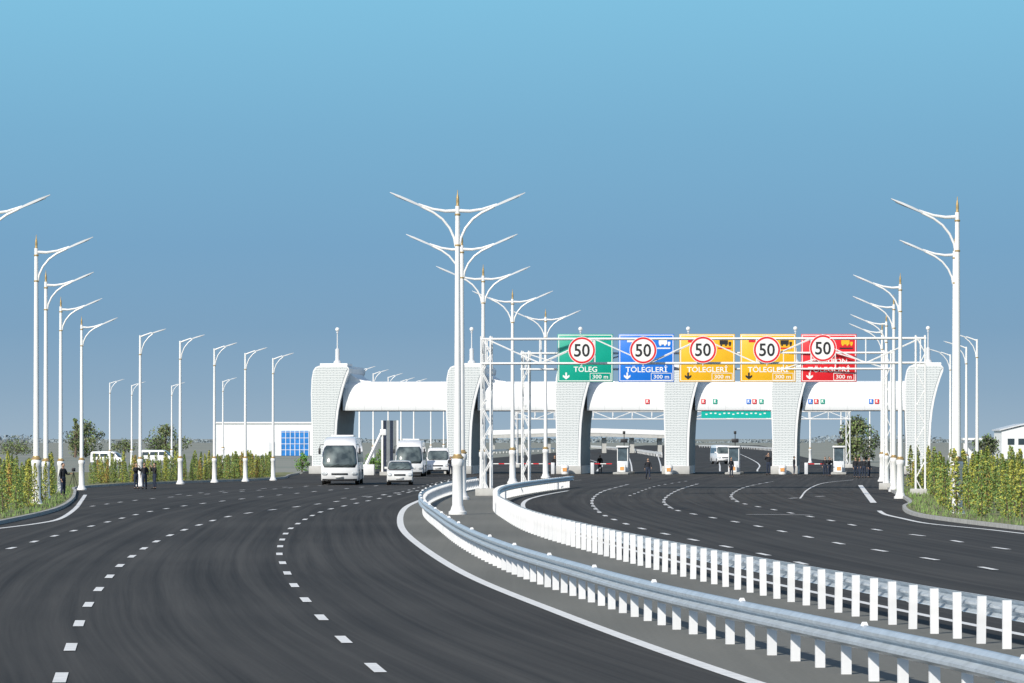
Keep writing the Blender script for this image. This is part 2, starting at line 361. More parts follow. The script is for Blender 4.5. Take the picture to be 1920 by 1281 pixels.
# ================================================================ lamps
def lamp_proto(kind,label):
    root=thing('street_lamp',label,'street lamp')
    MB().lathe([(.37,0),(.37,.12),(.30,.16),(.25,.32),(.22,.38),(.21,1.95),(.25,2.0),(.25,2.2),(.21,2.28)],16).build('pedestal',M['white'],root,smooth=True)
    MB().lathe([(.21,2.27),(.25,2.30),(.25,2.34),(.18,2.40),(.16,2.46)],16).build('base_collar',M['gold'],root,smooth=True)
    short=kind=='short'
    top=12.55
    MB().tube([(0,0,2.3),(0,0,top)],[.15,.092],14).build('pole',M['white'],root,smooth=True)
    if not short:
        MB().lathe([(.07,12.5),(.085,12.54),(.055,12.62),(.065,12.72),(.055,12.9),(.02,13.05),(.012,13.2)],10).build('finial',M['gold'],root,smooth=True)
        for z in (10.95,12.2): MB().lathe([(.1,z-.04),(.12,z-.025),(.12,z+.025),(.1,z+.04)],12).build('collar',M['gold'],root,smooth=True)
    else:
        MB().lathe([(.1,10.9),(.12,10.92),(.12,10.98),(.1,11.0)],12).build('collar',M['gold'],root,smooth=True)
    for s in ((1,-1) if kind=='double' else (1,)):
        if not short:
            MB().tube([(0,0,12.36),(s*.5,0,12.34),(s*1.0,0,12.42),(s*1.6,0,12.62)],[.075,.065,.055,.045]).build('arm',M['white'],root,smooth=True)
            MB().tube([(s*.08,0,10.9),(s*.14,0,11.25),(s*.32,0,11.65),(s*.62,0,12.02),(s*.98,0,12.28),(s*1.5,0,12.53)],[.05]*6).build('brace',M['white'],root,smooth=True)
            lm=[(s*1.45,0,12.54),(s*1.9,0,12.74),(s*2.75,0,13.1)]
        else:
            MB().tube([(0,0,12.42),(s*.4,0,12.58),(s*.95,0,12.78)],[.07,.06,.05]).build('arm',M['white'],root,smooth=True)
            MB().tube([(s*.08,0,10.95),(s*.14,0,11.4),(s*.35,0,11.95),(s*.7,0,12.4),(s*1.1,0,12.72)],[.045]*5).build('brace',M['white'],root,smooth=True)
            lm=[(s*.9,0,12.72),(s*1.4,0,12.88),(s*2.15,0,13.1)]
        m=MB()
        (x0,_,z0),(x1,_,z1),(x2,_,z2)=lm
        vs=[];
        for (x,z,w,h) in ((x0,z0,.05,.05),(x1,z1,.12,.065),((x1+x2)/2,(z1+z2)/2,.15,.06),(x2,z2,.06,.02)):
            vs+=[(x,-w,z-h),(x,w,z-h),(x,w,z+h*.6),(x,-w,z+h*.6)]
        fs=[(i*4+j,i*4+(j+1)%4,(i+1)*4+(j+1)%4,(i+1)*4+j) for i in range(3) for j in range(4)]+[(0,1,2,3),(12,13,14,15)]
        m.add(vs,fs); L=m.build('luminaire',M['lum'],root,smooth=True)
        xm,zm=(x1+x2)/2,(z1+z2)/2; a=math.atan2(z2-z1,x2-x1)
        MB().box((xm,0,zm-.065),(abs(x2-x1)*.6,.2,.02),0,0,Matrix.Rotation(-a,3,'Y')).build('lens',M['lens'],L)
    return root
ORD=['nearest','second nearest','third nearest','fourth nearest','fifth nearest','sixth nearest','seventh nearest','eighth nearest','ninth nearest','tenth nearest']
def place_lamps(kind,lst,fmt,group,flip=False):
    pr=None
    for i,(px,by,ty) in enumerate(lst):
        if pr is None: pr=lamp_proto(kind,'x'); o=pr
        else: o=copy_tree(pr)
        x,D=PT(px,by); s=(by-ty)*D/F/13.08
        o.location=(x,D,.0); o.rotation_euler=(0,0,(math.pi if flip else 0)+R(random.uniform(-3,3))); o.scale=(s,s,s)
        o['label']=fmt%ORD[i]; o['group']=group
place_lamps('double',[(858,965,362),(866,937,440),(906,920,500),(961,907,546),(1023,897,582)],'tall white twin-arm street lamp on the median, %s to the camera','twin-arm lamps along the median')
place_lamps('single',[(-33,970,366),(68,950,445),(86,940,511),(114,929,560),(153,919,596)],'white single-arm lamp with gold finial at left kerb, %s of its row','tall lamps at the left kerb')
place_lamps('short',[(263,912,617),(338,908,628),(402,905,643),(460,903,652),(512,901,662)],'plain white lamp behind left hedge leading to the gate, %s of its row','plain lamps leading to the gate')
place_lamps('short',[(206,874,711),(247,872,716),(322,871,717),(418,868,708)],'small far white lamp beyond the left hedge, %s of its row','small far lamps beyond left hedge')
place_lamps('single',[(1795,968,374),(1790,942,451),(1688,935,516),(1676,922,556),(1662,910,590),(1654,903,607)],'white lamp with gold finial at the right kerb, %s of its row','tall lamps at the right kerb',True)
place_lamps('short',[(1832,905,625),(1812,900,640),(1782,895,655)],'plain white lamp behind the right hedge, %s of its row','plain lamps behind right hedge',True)
place_lamps('short',[(674,870,687),(700,868,693),(728,866,700),(752,864,708),(776,862,710)],'far lamp rising behind the left gate canopy, %s of its row','far lamps behind the gate')
place_lamps('short',[(808,860,720),(832,858,724),(1519,868,716),(1577,866,718),(1631,864,720)],'thin far lamp seen through the gate openings, %s of its row','far lamps seen through the gate',True)

# ================================================================ toll gate
G_A=R(5); GX,GD=XA(585,372),372.
gate=thing('toll_gate','wide white toll gate with six patterned flared pillars and rounded canopy','toll gate',(GX,GD,0),-G_A)
def gu(px):
    a=(px-960)/F; return (a*GD-GX)/(math.cos(G_A)+a*math.sin(G_A))
pil=[gu(p) for p in (585,838,1043,1246,1448,1698)]
ol=[(0,0),(2.1,0),(2.1,1.5),(2.13,3.0),(2.2,4.4),(2.32,5.5),(2.5,6.5),(2.75,7.5),(3.0,8.3),(3.22,8.9),(3.24,9.2),(3.05,9.42),(.6,9.42),(.3,9.3),(.1,9.0),(-.04,8.3),(-.1,7),(-.07,5),(0,3)]
def inset(ol,d):
    n=len(ol); out=[]
    for i in range(n):
        a=Vector(ol[i-1]);b=Vector(ol[i]);c=Vector(ol[(i+1)%n])
        t=((b-a).normalized()+(c-b).normalized()).normalized(); out.append(tuple(b+Vector((-t.y,t.x))*d))
    return out
proto=None
for u in pil:
    if proto is None:
        m=MB(); m.prism_y(ol,0,11.8); p=m.build('pillar',M['whitedim'],gate,smooth=False)
        pp=inset(ol,.09); pp=[(x-(.14 if x>1 and z<9 else 0),z) for x,z in pp]
        MB().prism_y(pp,-.05,.02).build('patterned_panel',M['scales'],p)
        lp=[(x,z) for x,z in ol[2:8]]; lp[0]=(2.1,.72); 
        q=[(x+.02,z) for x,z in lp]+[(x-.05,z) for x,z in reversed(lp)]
        MB().prism_y(q,.5,11.7).build('painted_shade_panel',M['shade_stripe'],p)  # shade on the pillar's inner side, painted in as a dark grey strip
        MB().box((1.0,-.1,.35),(2.4,1.2,.7)).build('plinth',M['concrete'],p,bevel=.05)
        MB().box((1.85,2.2,9.54),(2.4,3.6,.2)).build('cap',M['white'],p)
        MB().lathe([(.36,9.64),(.34,9.8),(.2,9.95),(.19,10.9),(.06,11.0),(.05,12.3),(.12,12.35),(.05,12.45)],12,(1.95,2.2,0)).build('mast',M['lum'],p,smooth=True)
        MB().sphere((1.95,2.2,12.64),.19,14,10).build('ball',M['white'],p,smooth=True)
        proto=p
    else: p=copy_tree(proto,gate)
    p.location=(u,0,0)
cs=[(1.0,5.5),(.76,5.52),(.70,5.6),(.72,6.2),(.80,6.9),(.92,7.4),(1.08,7.72),(1.35,7.94),(1.8,8.04),(2.8,8.08),(10.2,8.08),(11.2,7.4),(11.2,5.5)]
for i in range(5):
    a=pil[i]+2.62; b=pil[i+1]+.02
    m=MB(); m.prism_x(cs,a,b); m.build('canopy_span',M['canopy'],gate,smooth=True)
    x0=pil[i]+2.9
    MB().prism_y([(x0,7.6),(x0+.1,8.9),(x0+.3,8.75),(x0+.55,8.5),(x0+.95,8.28),(x0+1.5,8.13),(x0+2.1,8.05),(x0+2.1,7.6)],1.6,10).build('canopy_fillet',M['canopy'],gate)
for px,c in ((1213,'red'),(1318,'red'),(1340,'green'),(1403,'blue'),(1414,'red'),(1427,'green'),(1519,'blue'),(1530,'red'),(1542,'green'),(1633,'blue'),(1644,'red'),(1655,'green')):
    u=gu(px); o=MB().box((0,0,0),(.36,.06,.40)).build('lane_symbol',M[c],gate); o.location=(u,.66,6.3)
    k=MB(); k.add([(-.09,-.035,-.13),(-.03,-.035,-.13),(-.03,-.035,.0),(.05,-.035,-.13),(.11,-.035,-.13),(.02,-.035,.02),(.10,-.035,.14),(-.09,-.035,.14)],[tuple(range(8))]); k.build('symbol_mark',M['signwhite'],o)

def W(u,v):
    c,s=math.cos(G_A),math.sin(G_A); return (GX+u*c+v*s, GD-u*s+v*c)
def booth(label,px,h=2.6):
    u=gu(px); x,y=W(u,-1.5); r=thing('toll_booth',label,'toll booth',(x,y,0),-G_A,'toll booths between gate pillars')
    MB().box((0,3,.09),(1.3,10,.18)).build('island',M['kerb'],r,bevel=.05)
    MB().box((0,2,.66),(.95,2.2,.94)).build('cabin',M['lum'],r,bevel=.04)
    for sx in (-.44,.44):
        for sy in (.95,3.05): MB().box((sx,sy,1.72),(.06,.07,1.16)).build('frame_post',M['white'],r)
    MB().box((0,2,1.72),(.84,2.06,1.14)).build('window',M['bglass'],r)
    MB().box((0,2,2.38),(1.1,2.5,.15)).build('roof',M['whitedim'],r,bevel=.04)
    MB().box((.49,2,1.1),(.03,.7,1.7)).build('door',M['lum'],r)
    MB().tube([(.12,1.2,2.4),(.12,1.2,3.7)],.035).build('signal_mast',M['dark'],r)
    MB().box((.12,1.1,2.9),(.6,.25,.34)).build('signal_box',M['ink'],r,bevel=.03)
    MB().box((.12,1.1,3.6),(.22,.22,.26)).build('camera_head',M['ink'],r,bevel=.03)
    MB().box((0,.4,.5),(.6,.5,.64)).build('crash_cushion',M['signwhite'],r,bevel=.08)
    MB().box((0,.13,.5),(.34,.04,.3)).build('chevron_board',M['orange'],r)
    return r
booth('toll booth between the third and fourth gate pillars, under the canopy',1168)
booth('toll booth below the green board, between the fourth and fifth gate pillars',1376)
booth('toll booth between the two rightmost gate pillars with dark signal on top',1573)
for i,(px,lb) in enumerate(((1256,'orange and white block at the foot of the fourth gate pillar'),(1468,'orange and white block at the foot of the fifth gate pillar'),(1062,'orange and white block at the foot of the third gate pillar'))):
    x,y=W(gu(px),-1.6); r=thing('crash_barrel',lb,'crash cushion',(x,y,0),-G_A,'crash cushions at pillar feet')
    MB().lathe([(.32,0),(.35,.1),(.35,.4),(.32,.45),(.35,.5),(.34,.7),(.25,.8)],14).build('drum',M['signwhite'],r,smooth=True)
    MB().box((0,-.36,.4),(.36,.04,.3)).build('marker_board',M['orange'],r)
def boom(label,pa,pb,y=-.8):
    ua,ub=gu(pa),gu(pb); x,yy=W(ua,y); r=thing('boom_barrier',label,'barrier',(x,yy,0),-G_A,'boom barriers across the toll lanes')
    MB().box((0,0,.5),(.3,.3,1.0)).build('housing',M['lum'],r,bevel=.03)
    n=int(abs(ub-ua)/.5); s=1 if ub>ua else -1; m=MB()
    for i in range(n): m.box((s*(.2+i*.5+.25),-.2,.9),(.498,.05,.07),0,i%2)
    m.build('arm',[M['red'],M['signwhite']],r)
boom('lowered red and white barrier arm beside the third gate pillar',1038,925)
boom('red and white barrier arm right of the third gate pillar',1112,1150)
boom('red and white barrier arm left of the rightmost toll booth',1512,1556)

# ================================================================ gantries
def truss_leg(root,x,y0,y1,w,h):
    m=MB()
    for sx in (-w/2,w/2):
        for sy in (0,y1-y0): m.tube([(x+sx,y0+sy,0),(x+sx,y0+sy,h)],.055,6)
    n=int(h/.9)
    for i in range(n):
        a,b=h*i/n,h*(i+1)/n; s=1 if i%2 else -1
        for sy in (y0,y1): m.tube([(x-s*w/2,sy,a),(x+s*w/2,sy,b)],.028,5)
        for sx in (-w/2,w/2): m.tube([(x+sx,y0 if s>0 else y1,a),(x+sx,y1 if s>0 else y0,b)],.028,5)
    m.build('leg',M['white'],root)
    MB().box((x,(y0+y1)/2,.2),(w+.6,abs(y1-y0)+.6,.4)).build('footing',M['concrete'],root,bevel=.03)
def gantry(label,pa,Da,pb,Db,z0,z1,dep=.9,leg=.5,ext=.3,bay=2.9):
    xa,xb=XA(pa,Da),XA(pb,Db); a=math.atan2(Db-Da,xb-xa); L=math.hypot(xb-xa,Db-Da)
    r=thing('overhead_gantry',label,'gantry',(xa,Da,0),a)
    m=MB(); 
    for yy in (0,dep):
        for z in (z0,z1): m.tube([(-ext,yy,z),(L+ext,yy,z)],.06,6)
    n=int(L/bay)
    for i in range(n+1):
        x=L*i/n
        for yy in (0,dep): m.tube([(x,yy,z0),(x,yy,z1)],.035,5)
        for z in (z0,z1): m.tube([(x,0,z),(x,dep,z)],.035,5)
        if i<n:
            x2=L*(i+1)/n
            for yy in (0,dep):
                m.tube([(x,yy,z0 if i%2 else z1),(x2,yy,z1 if i%2 else z0)],.035,5)
    m.build('truss_beam',M['white'],r)
    truss_leg(r,0,0,dep,leg,z1+.15); truss_leg(r,L,0,dep,leg,z1+.15)
    return r,L
g1,L1=gantry('open white lattice gantry carrying the round speed limit discs',911,230,1726,228,ZA(681,229),ZA(635,229),leg=.5)
g2,L2=gantry('white lattice gantry behind, carrying five coloured lane boards',985,260,1664,258,ZA(692,259),ZA(662,259),leg=.42)
def overhead(px,D,label,col,lines,kind):
    k=D/F; r=thing('overhead_sign',label,'road sign',(XA(px,D),D,ZA(671.5,D)),-R(.3),'overhead lane boards')
    W_,H_=104*k,90*k
    MB().box((0,0,0),(W_,.08,H_)).build('panel',M[col],r,bevel=.03)
    b=MB(); t=.045; e=.07
    b.box((0,-.045,H_/2-e),(W_-2*e,.012,t)).box((0,-.045,-H_/2+e),(W_-2*e,.012,t)).box((-W_/2+e,-.047,0),(t,.012,H_-2*e)).box((W_/2-e,-.047,0),(t,.012,H_-2*e))
    tx=M['signwhite'] 
    b.build('border',tx,r)
    for s,y,w,sz in lines:
        text(s,sz*k*1.25,tx,r,0,-.052,-y*k,width=w*k,bold=.014)
    ar=M['ink'] if col=='yellow' else tx
    x,z=-36*k,-34*k
    b=MB(); b.prism_y([(x-.05,z+.22),(x+.05,z+.22),(x+.05,z),(x+.2,z+.08),(x+.2,z-.04),(x,z-.2),(x-.2,z-.04),(x-.2,z+.08),(x-.05,z)],-.055,-.045); b.build('arrow',ar,r)
    b=MB(); cx,cz,w,h=28*k,-35*k,38*k,13*k
    for (dx,dz,sx,sz) in ((0,h/2,w,.03),(0,-h/2,w,.03),(-w/2,0,.03,h),(w/2,0,.03,h)): b.box((cx+dx,-.05,cz+dz),(sx,.01,sz))
    b.build('distance_frame',tx,r)
    text('300 m',.32,tx,r,cx,-.052,cz,width=29*k,bold=.01)
    if kind:
        b=MB(); cc=M['signwhite']
        x0,z0=34*k,27*k
        b.box((x0-.1,-.05,z0+.08),(.5,.012,.26)); b.box((x0+.27,-.05,z0+.03),(.16,.012,.16))
        for dx in (-.25,.03,.27): b.sphere((x0+dx,-.05,z0-.09),(.06,.015,.06),10,6)
        b.build('lorry_pictogram',{'p':M['ink'],'y':M['yellow'],'w':cc}[kind],r)
        b=MB(); b.box((x0-.02,-.048,z0+.32),(.6,.012,.10)); b.box((-30*k,-.048,33*k),(.4,.012,.22)); b.box((x0-.05,-.048,z0-.28),(.8,.012,.08))
        b.build('card_pictogram',{'p':M['red'],'y':M['ink'],'w':cc}[kind],r)
    return r
D2=258.6
overhead(1097.5,D2,'green overhead board reading TÖLEG with white down arrow','green',[('TÖLEG',20,44,11),],None)
overhead(1212,D2,'blue overhead board reading TÖLEGLERİ','blue',[('TÖLEGLERİ',20,78,11)],'w')
overhead(1326,D2,'yellow overhead board next to the blue one, black arrow','yellow',[('TÖLEGLERİ',20,76,11)],'p')
overhead(1440,D2,'yellow overhead board next to the red one, black arrow','yellow',[('TÖLEGLERİ',20,76,11)],'p')
overhead(1554,D2,'red overhead board reading ELEKTRON TÖLEGLERİ, rightmost of the row','red',[('ELEKTRON',5.5,68,9),('TÖLEGLERİ',20,78,11)],'y')
for px,py,lb in ((1091,657,'in front of the green board'),(1206,657,'in front of the blue board'),(1318,656,'in front of the left yellow board'),(1438,656,'in front of the right yellow board'),(1543,653,'in front of the red board')):
    D=228.4; r=thing('speed_limit_sign','round red-ringed 50 speed limit disc '+lb,'speed limit sign',(XA(px,D),D,ZA(py,D)),0,'round 50 discs on the front gantry')
    MB().tube([(0,-.03,0),(0,0,0)],.73,40).build('rim',M['signwhite'],r)
    m=MB(); n=40; vs=[]
    for j in range(n):
        A=2*math.pi*j/n
        for rr in (.70,.60): vs.append((rr*math.cos(A),-.036,rr*math.sin(A)))
    m.add(vs,[(2*j,2*j+1,2*((j+1)%n)+1,2*((j+1)%n)) for j in range(n)]); m.build('red_ring',M['red'],r,recalc=False)
    text('50',.95,M['ink'],r,0,-.04,0,'number',width=.84,bold=.015)
    MB().tube([(0,.03,-.85),(0,.03,.75)],.03,6).build('bracket',M['lum'],r)
g3,L3=gantry('small far gantry seen through the gate openings',966,452,1590,448,ZA(786,450),ZA(772,450),.8,.4,.3,2)
D=447.; r=thing('overhead_sign','long green board with white marks seen below the canopy','road sign',(XA(1380,D),D,ZA(776,D)),0)
MB().box((0,0,0),(130*D/F,.08,16*D/F)).build('panel',M['teal'],r)
b=MB()
for i in range(14): b.box((-3.1+i*.47,-.05,.05 if i%3 else -.05),(.22,.01,.12))
b.build('white_marks',M['signwhite'],r)

# ================================================================ vehicles
def lerp_prof(prof,z):
    for (ya,za),(yb,zb) in zip(prof,prof[1:]):
        if za<=z<=zb and zb>za: return ya+(yb-ya)*(z-za)/(zb-za)
    return prof[-1][0]
def vehicle(name,label,cat,front,top,back,w,belt,ws,paint,side_win,wheels,wr,taper=.9,hl=(.45,.7,.5),big=False,curve=.10):
    zt=max(z for y,z in top)
    def tx(z): return 1 if z<belt else 1-(1-taper)*((z-belt)/(zt-belt))**1.4
    root=thing(name,label,cat)
    poly=front+top+back; n=len(poly)
    def pull(x,z): return curve*min(abs(x)/(w/2),1)**2.5*(w/2)
    m=MB(); vs=[]
    xs=[-1,-.85,-.6,-.3,0,.3,.6,.85,1]; k=len(xs)
    nf=len(front)
    for xi in xs:
        for j,(y,z) in enumerate(poly):
            zz=z-(.06*abs(xi)**3*w/2 if nf<=j<nf+len(top) or j==nf-1 else 0)
            vs.append((xi*w/2*tx(z),y+(pull(xi*w/2,z) if j<nf+1 else 0),zz))
    fs=[tuple(range(n)),tuple(range((k-1)*n,k*n))]
    for i in range(k-1):
        for j in range(n): fs.append((i*n+j,i*n+(j+1)%n,(i+1)*n+(j+1)%n,(i+1)*n+j))
    m.add(vs,fs); body=m.build('body',paint,root,bevel=.05,seg=3)
    def patch(x0,x1,z0,z1,off,nm,mt,par=root,nx=10,nz=6,rc=0.):
        m=MB(); vs=[]
        for i in range(nz+1):
            z=z0+(z1-z0)*i/nz
            e=rc*(1-math.sqrt(max(0,1-(2*abs(i/nz-.5))**6)))
            for j in range(nx+1):
                x=x0+e+(x1-x0-2*e)*j/nx
                vs.append((x*tx(z),lerp_prof(front,z)+pull(x,z)-off,z))
        m.add(vs,[(i*(nx+1)+j,i*(nx+1)+j+1,(i+1)*(nx+1)+j+1,(i+1)*(nx+1)+j) for i in range(nz) for j in range(nx)])
        o=m.build(nm,mt,par,recalc=False,smooth=True); md=o.modifiers.new('s','SOLIDIFY'); md.thickness=.012; return o
    wx=w/2*.92
    patch(-wx-.03,wx+.03,ws[0]-.03,ws[1]+.03,.022,'windscreen_seal',M['dark'],rc=.14)
    patch(-wx,wx,ws[0],ws[1],.036,'windscreen',M['windscreen'],rc=.14)
    for s in (-.5,.1): MB().tube([(s*wx,lerp_prof(front,ws[0])-.04,ws[0]+.02),(s*wx+.45*wx,lerp_prof(front,ws[0]+.18)-.045,ws[0]+.18)],.012,5).build('wiper',M['black'],root)
    for s in (-1,1):
        a,b=s*w/2*.96,s*w/2*hl[2]; patch(min(a,b),max(a,b),hl[0],hl[1],.03,'headlight',M['head'],nx=4,nz=3,rc=.06)
    patch(-w*.22,w*.22,hl[0]+.02,hl[0]+.13,.03,'grille',M['dark'],nx=4,nz=2)
    patch(-.26,.26,hl[0]-.2,hl[0]-.08,.045,'number_plate',M['plate'],nx=2,nz=1)
    patch(-w*.47,w*.47,front[0][1]+.02,front[0][1]+.13,.03,'lower_bumper',M['dark'],nx=6,nz=1)
    for s in (-1,1):
        for (y0,y1,z0,z1) in side_win:
            vs=[]
            for y,z in ((y0,z0),(y1,z0),(y1,z1),(y0,z1)): vs.append((s*(w/2*tx(z)+.015),y,z))
            MB().add(vs,[(0,1,2,3)]).build('side_window',M['glass'],root,recalc=False)
        for y in wheels:
            t=MB().tube([(s*(w/2-.26),y,wr),(s*(w/2+.015),y,wr)],wr,18).build('wheel',M['black'],root)
            MB().tube([(s*(w/2+.01),y,wr),(s*(w/2+.03),y,wr)],wr*.6,14).build('rim',M['rim'],t)
        zz=ws[1]-.15 if big else ws[0]+.12
        yb=lerp_prof(front,zz)
        if big:
            q=MB().tube([(s*w*.44,yb+.15,zz+.25),(s*(w/2+.06),yb-.2,zz+.22),(s*(w/2+.10),yb-.25,zz)],.022,6).build('mirror_arm',M['dark'],root)
            MB().box((s*(w/2+.10),yb-.25,zz-.2),(.15,.12,.4)).build('mirror',M['dark'],q,bevel=.03)
        else: MB().box((s*(w/2+.08),yb+.5,zz),(.2,.1,.15)).build('mirror',paint,root,bevel=.02)
    return root
coach=vehicle('coach','white touring coach on the left carriageway, nearest of the buses','coach',
  [(-5.62,.28),(-5.76,.6),(-5.8,.95),(-5.76,1.3),(-5.62,1.8),(-5.42,2.3),(-5.12,2.72),(-4.8,2.96)],[(-4.3,3.12),(-3.7,3.19),(-3.0,3.22),(5.3,3.2)],[(5.6,3.0),(5.7,2.5),(5.75,.35)],2.45,1.2,(1.2,2.6),M['busw'],
  [(-4.5+i*1.62,-3.0+i*1.62,1.5,2.6) for i in range(6)],(-3.6,3.2),.5,.82,(.66,.86,.66),True,.20)
MB().box((0,1,3.27),(1.5,3.2,.12)).build('roof_unit',M['busw'],coach,bevel=.04)
x,D=PT(643,908); coach.location=(x,D,0); coach.rotation_euler=(0,0,R(0))
c2=copy_tree(coach); x,D=PT(771,893); c2.location=(x,D,0); c2.scale=(.92,)*3; c2.rotation_euler=(0,0,R(-.5)); c2['label']='white coach further back, between the first coach and the lamp pole'
for o in (coach,c2): o['group']='white coaches arriving from the gate'
mini=vehicle('minivan','small silver-white minivan in front of the second coach','minivan',
  [(-2.05,.2),(-2.12,.4),(-2.1,.72),(-1.95,.92),(-1.6,1.0),(-1.25,1.32),(-.95,1.55)],[(-.6,1.63),(1.7,1.62)],[(2.0,1.2),(2.05,.7),(2.05,.22)],1.7,.95,(1.01,1.52),M['silver'],
  [(-.9,-.1,1.02,1.48),(0,.9,1.02,1.48),(1.0,1.75,1.05,1.46)],(-1.35,1.3),.3,.82,(.6,.8,.62))
x,D=PT(750,909); mini.location=(x,D,0); mini.rotation_euler=(0,0,R(1))
van=vehicle('van','white van partly hidden behind the lamp pole at the gate','van',
  [(-2.5,.3),(-2.58,.6),(-2.5,.95),(-2.3,1.12),(-1.95,1.25),(-1.6,1.75),(-1.35,2.1)],[(-1.0,2.28),(2.3,2.3)],[(2.5,2.1),(2.55,1),(2.55,.32)],1.9,1.15,(1.28,2.02),M['busw'],
  [(-1.35,-.4,1.3,1.95),(-.25,1.0,1.3,1.95),(1.15,2.2,1.3,1.95)],(-1.7,1.6),.35,.88,(.7,.92,.62))
x,D=PT(822,890); van.location=(x,D,0)
v=copy_tree(van); x,D=PT(1353,870); v.location=(x,D,0); v.rotation_euler=(0,0,R(8)); v['label']='white van beyond the gate beside the booth under green board'
v=copy_tree(van); x,D=PT(296,867); v.location=(x,D,0); v.scale=(.85,.85,.7); v.rotation_euler=(0,0,R(80)); v['label']='white van parked sideways behind left hedge, near the round tree'
v=copy_tree(van); x,D=PT(203,870); v.location=(x,D,0); v.scale=(.8,.8,.66); v.rotation_euler=(0,0,R(76)); v['label']='white van parked sideways behind left hedge, leftmost vehicle'

r=thing('crane_boom','white inclined boom on a low base behind the first coach','crane',(XA(682,352),352,0),0)
MB().box((.1,0,.5),(1.6,2.5,.9)).build('chassis',M['whitedim'],r,bevel=.06)
m=MB(); m.tube([(.2,0,.9),(1.45,0,3.5)],.14,4); m.build('boom',M['white'],r)
MB().box((1.6,0,3.6),(.5,.7,.5)).build('basket',M['white'],r,bevel=.05)
r=thing('notice_tower','tall narrow dark blue striped panel behind the small minivan','display panel',(XA(731,358),358,0),0)
m=MB()
for i in range(4): m.box((-.42+i*.28,0,2.45),(.26,.3,4.3),0,i%2)
m.build('striped_board',[M['cloth2'],M['shade_stripe']],r)
MB().box((-.64,0,2.3),(.16,.4,4.6)).build('frame_post',M['white'],r); MB().box((.64,0,2.3),(.16,.4,4.6)).build('frame_post',M['white'],r)
MB().box((0,0,.15),(1.7,1.,.3)).build('base',M['concrete'],r)

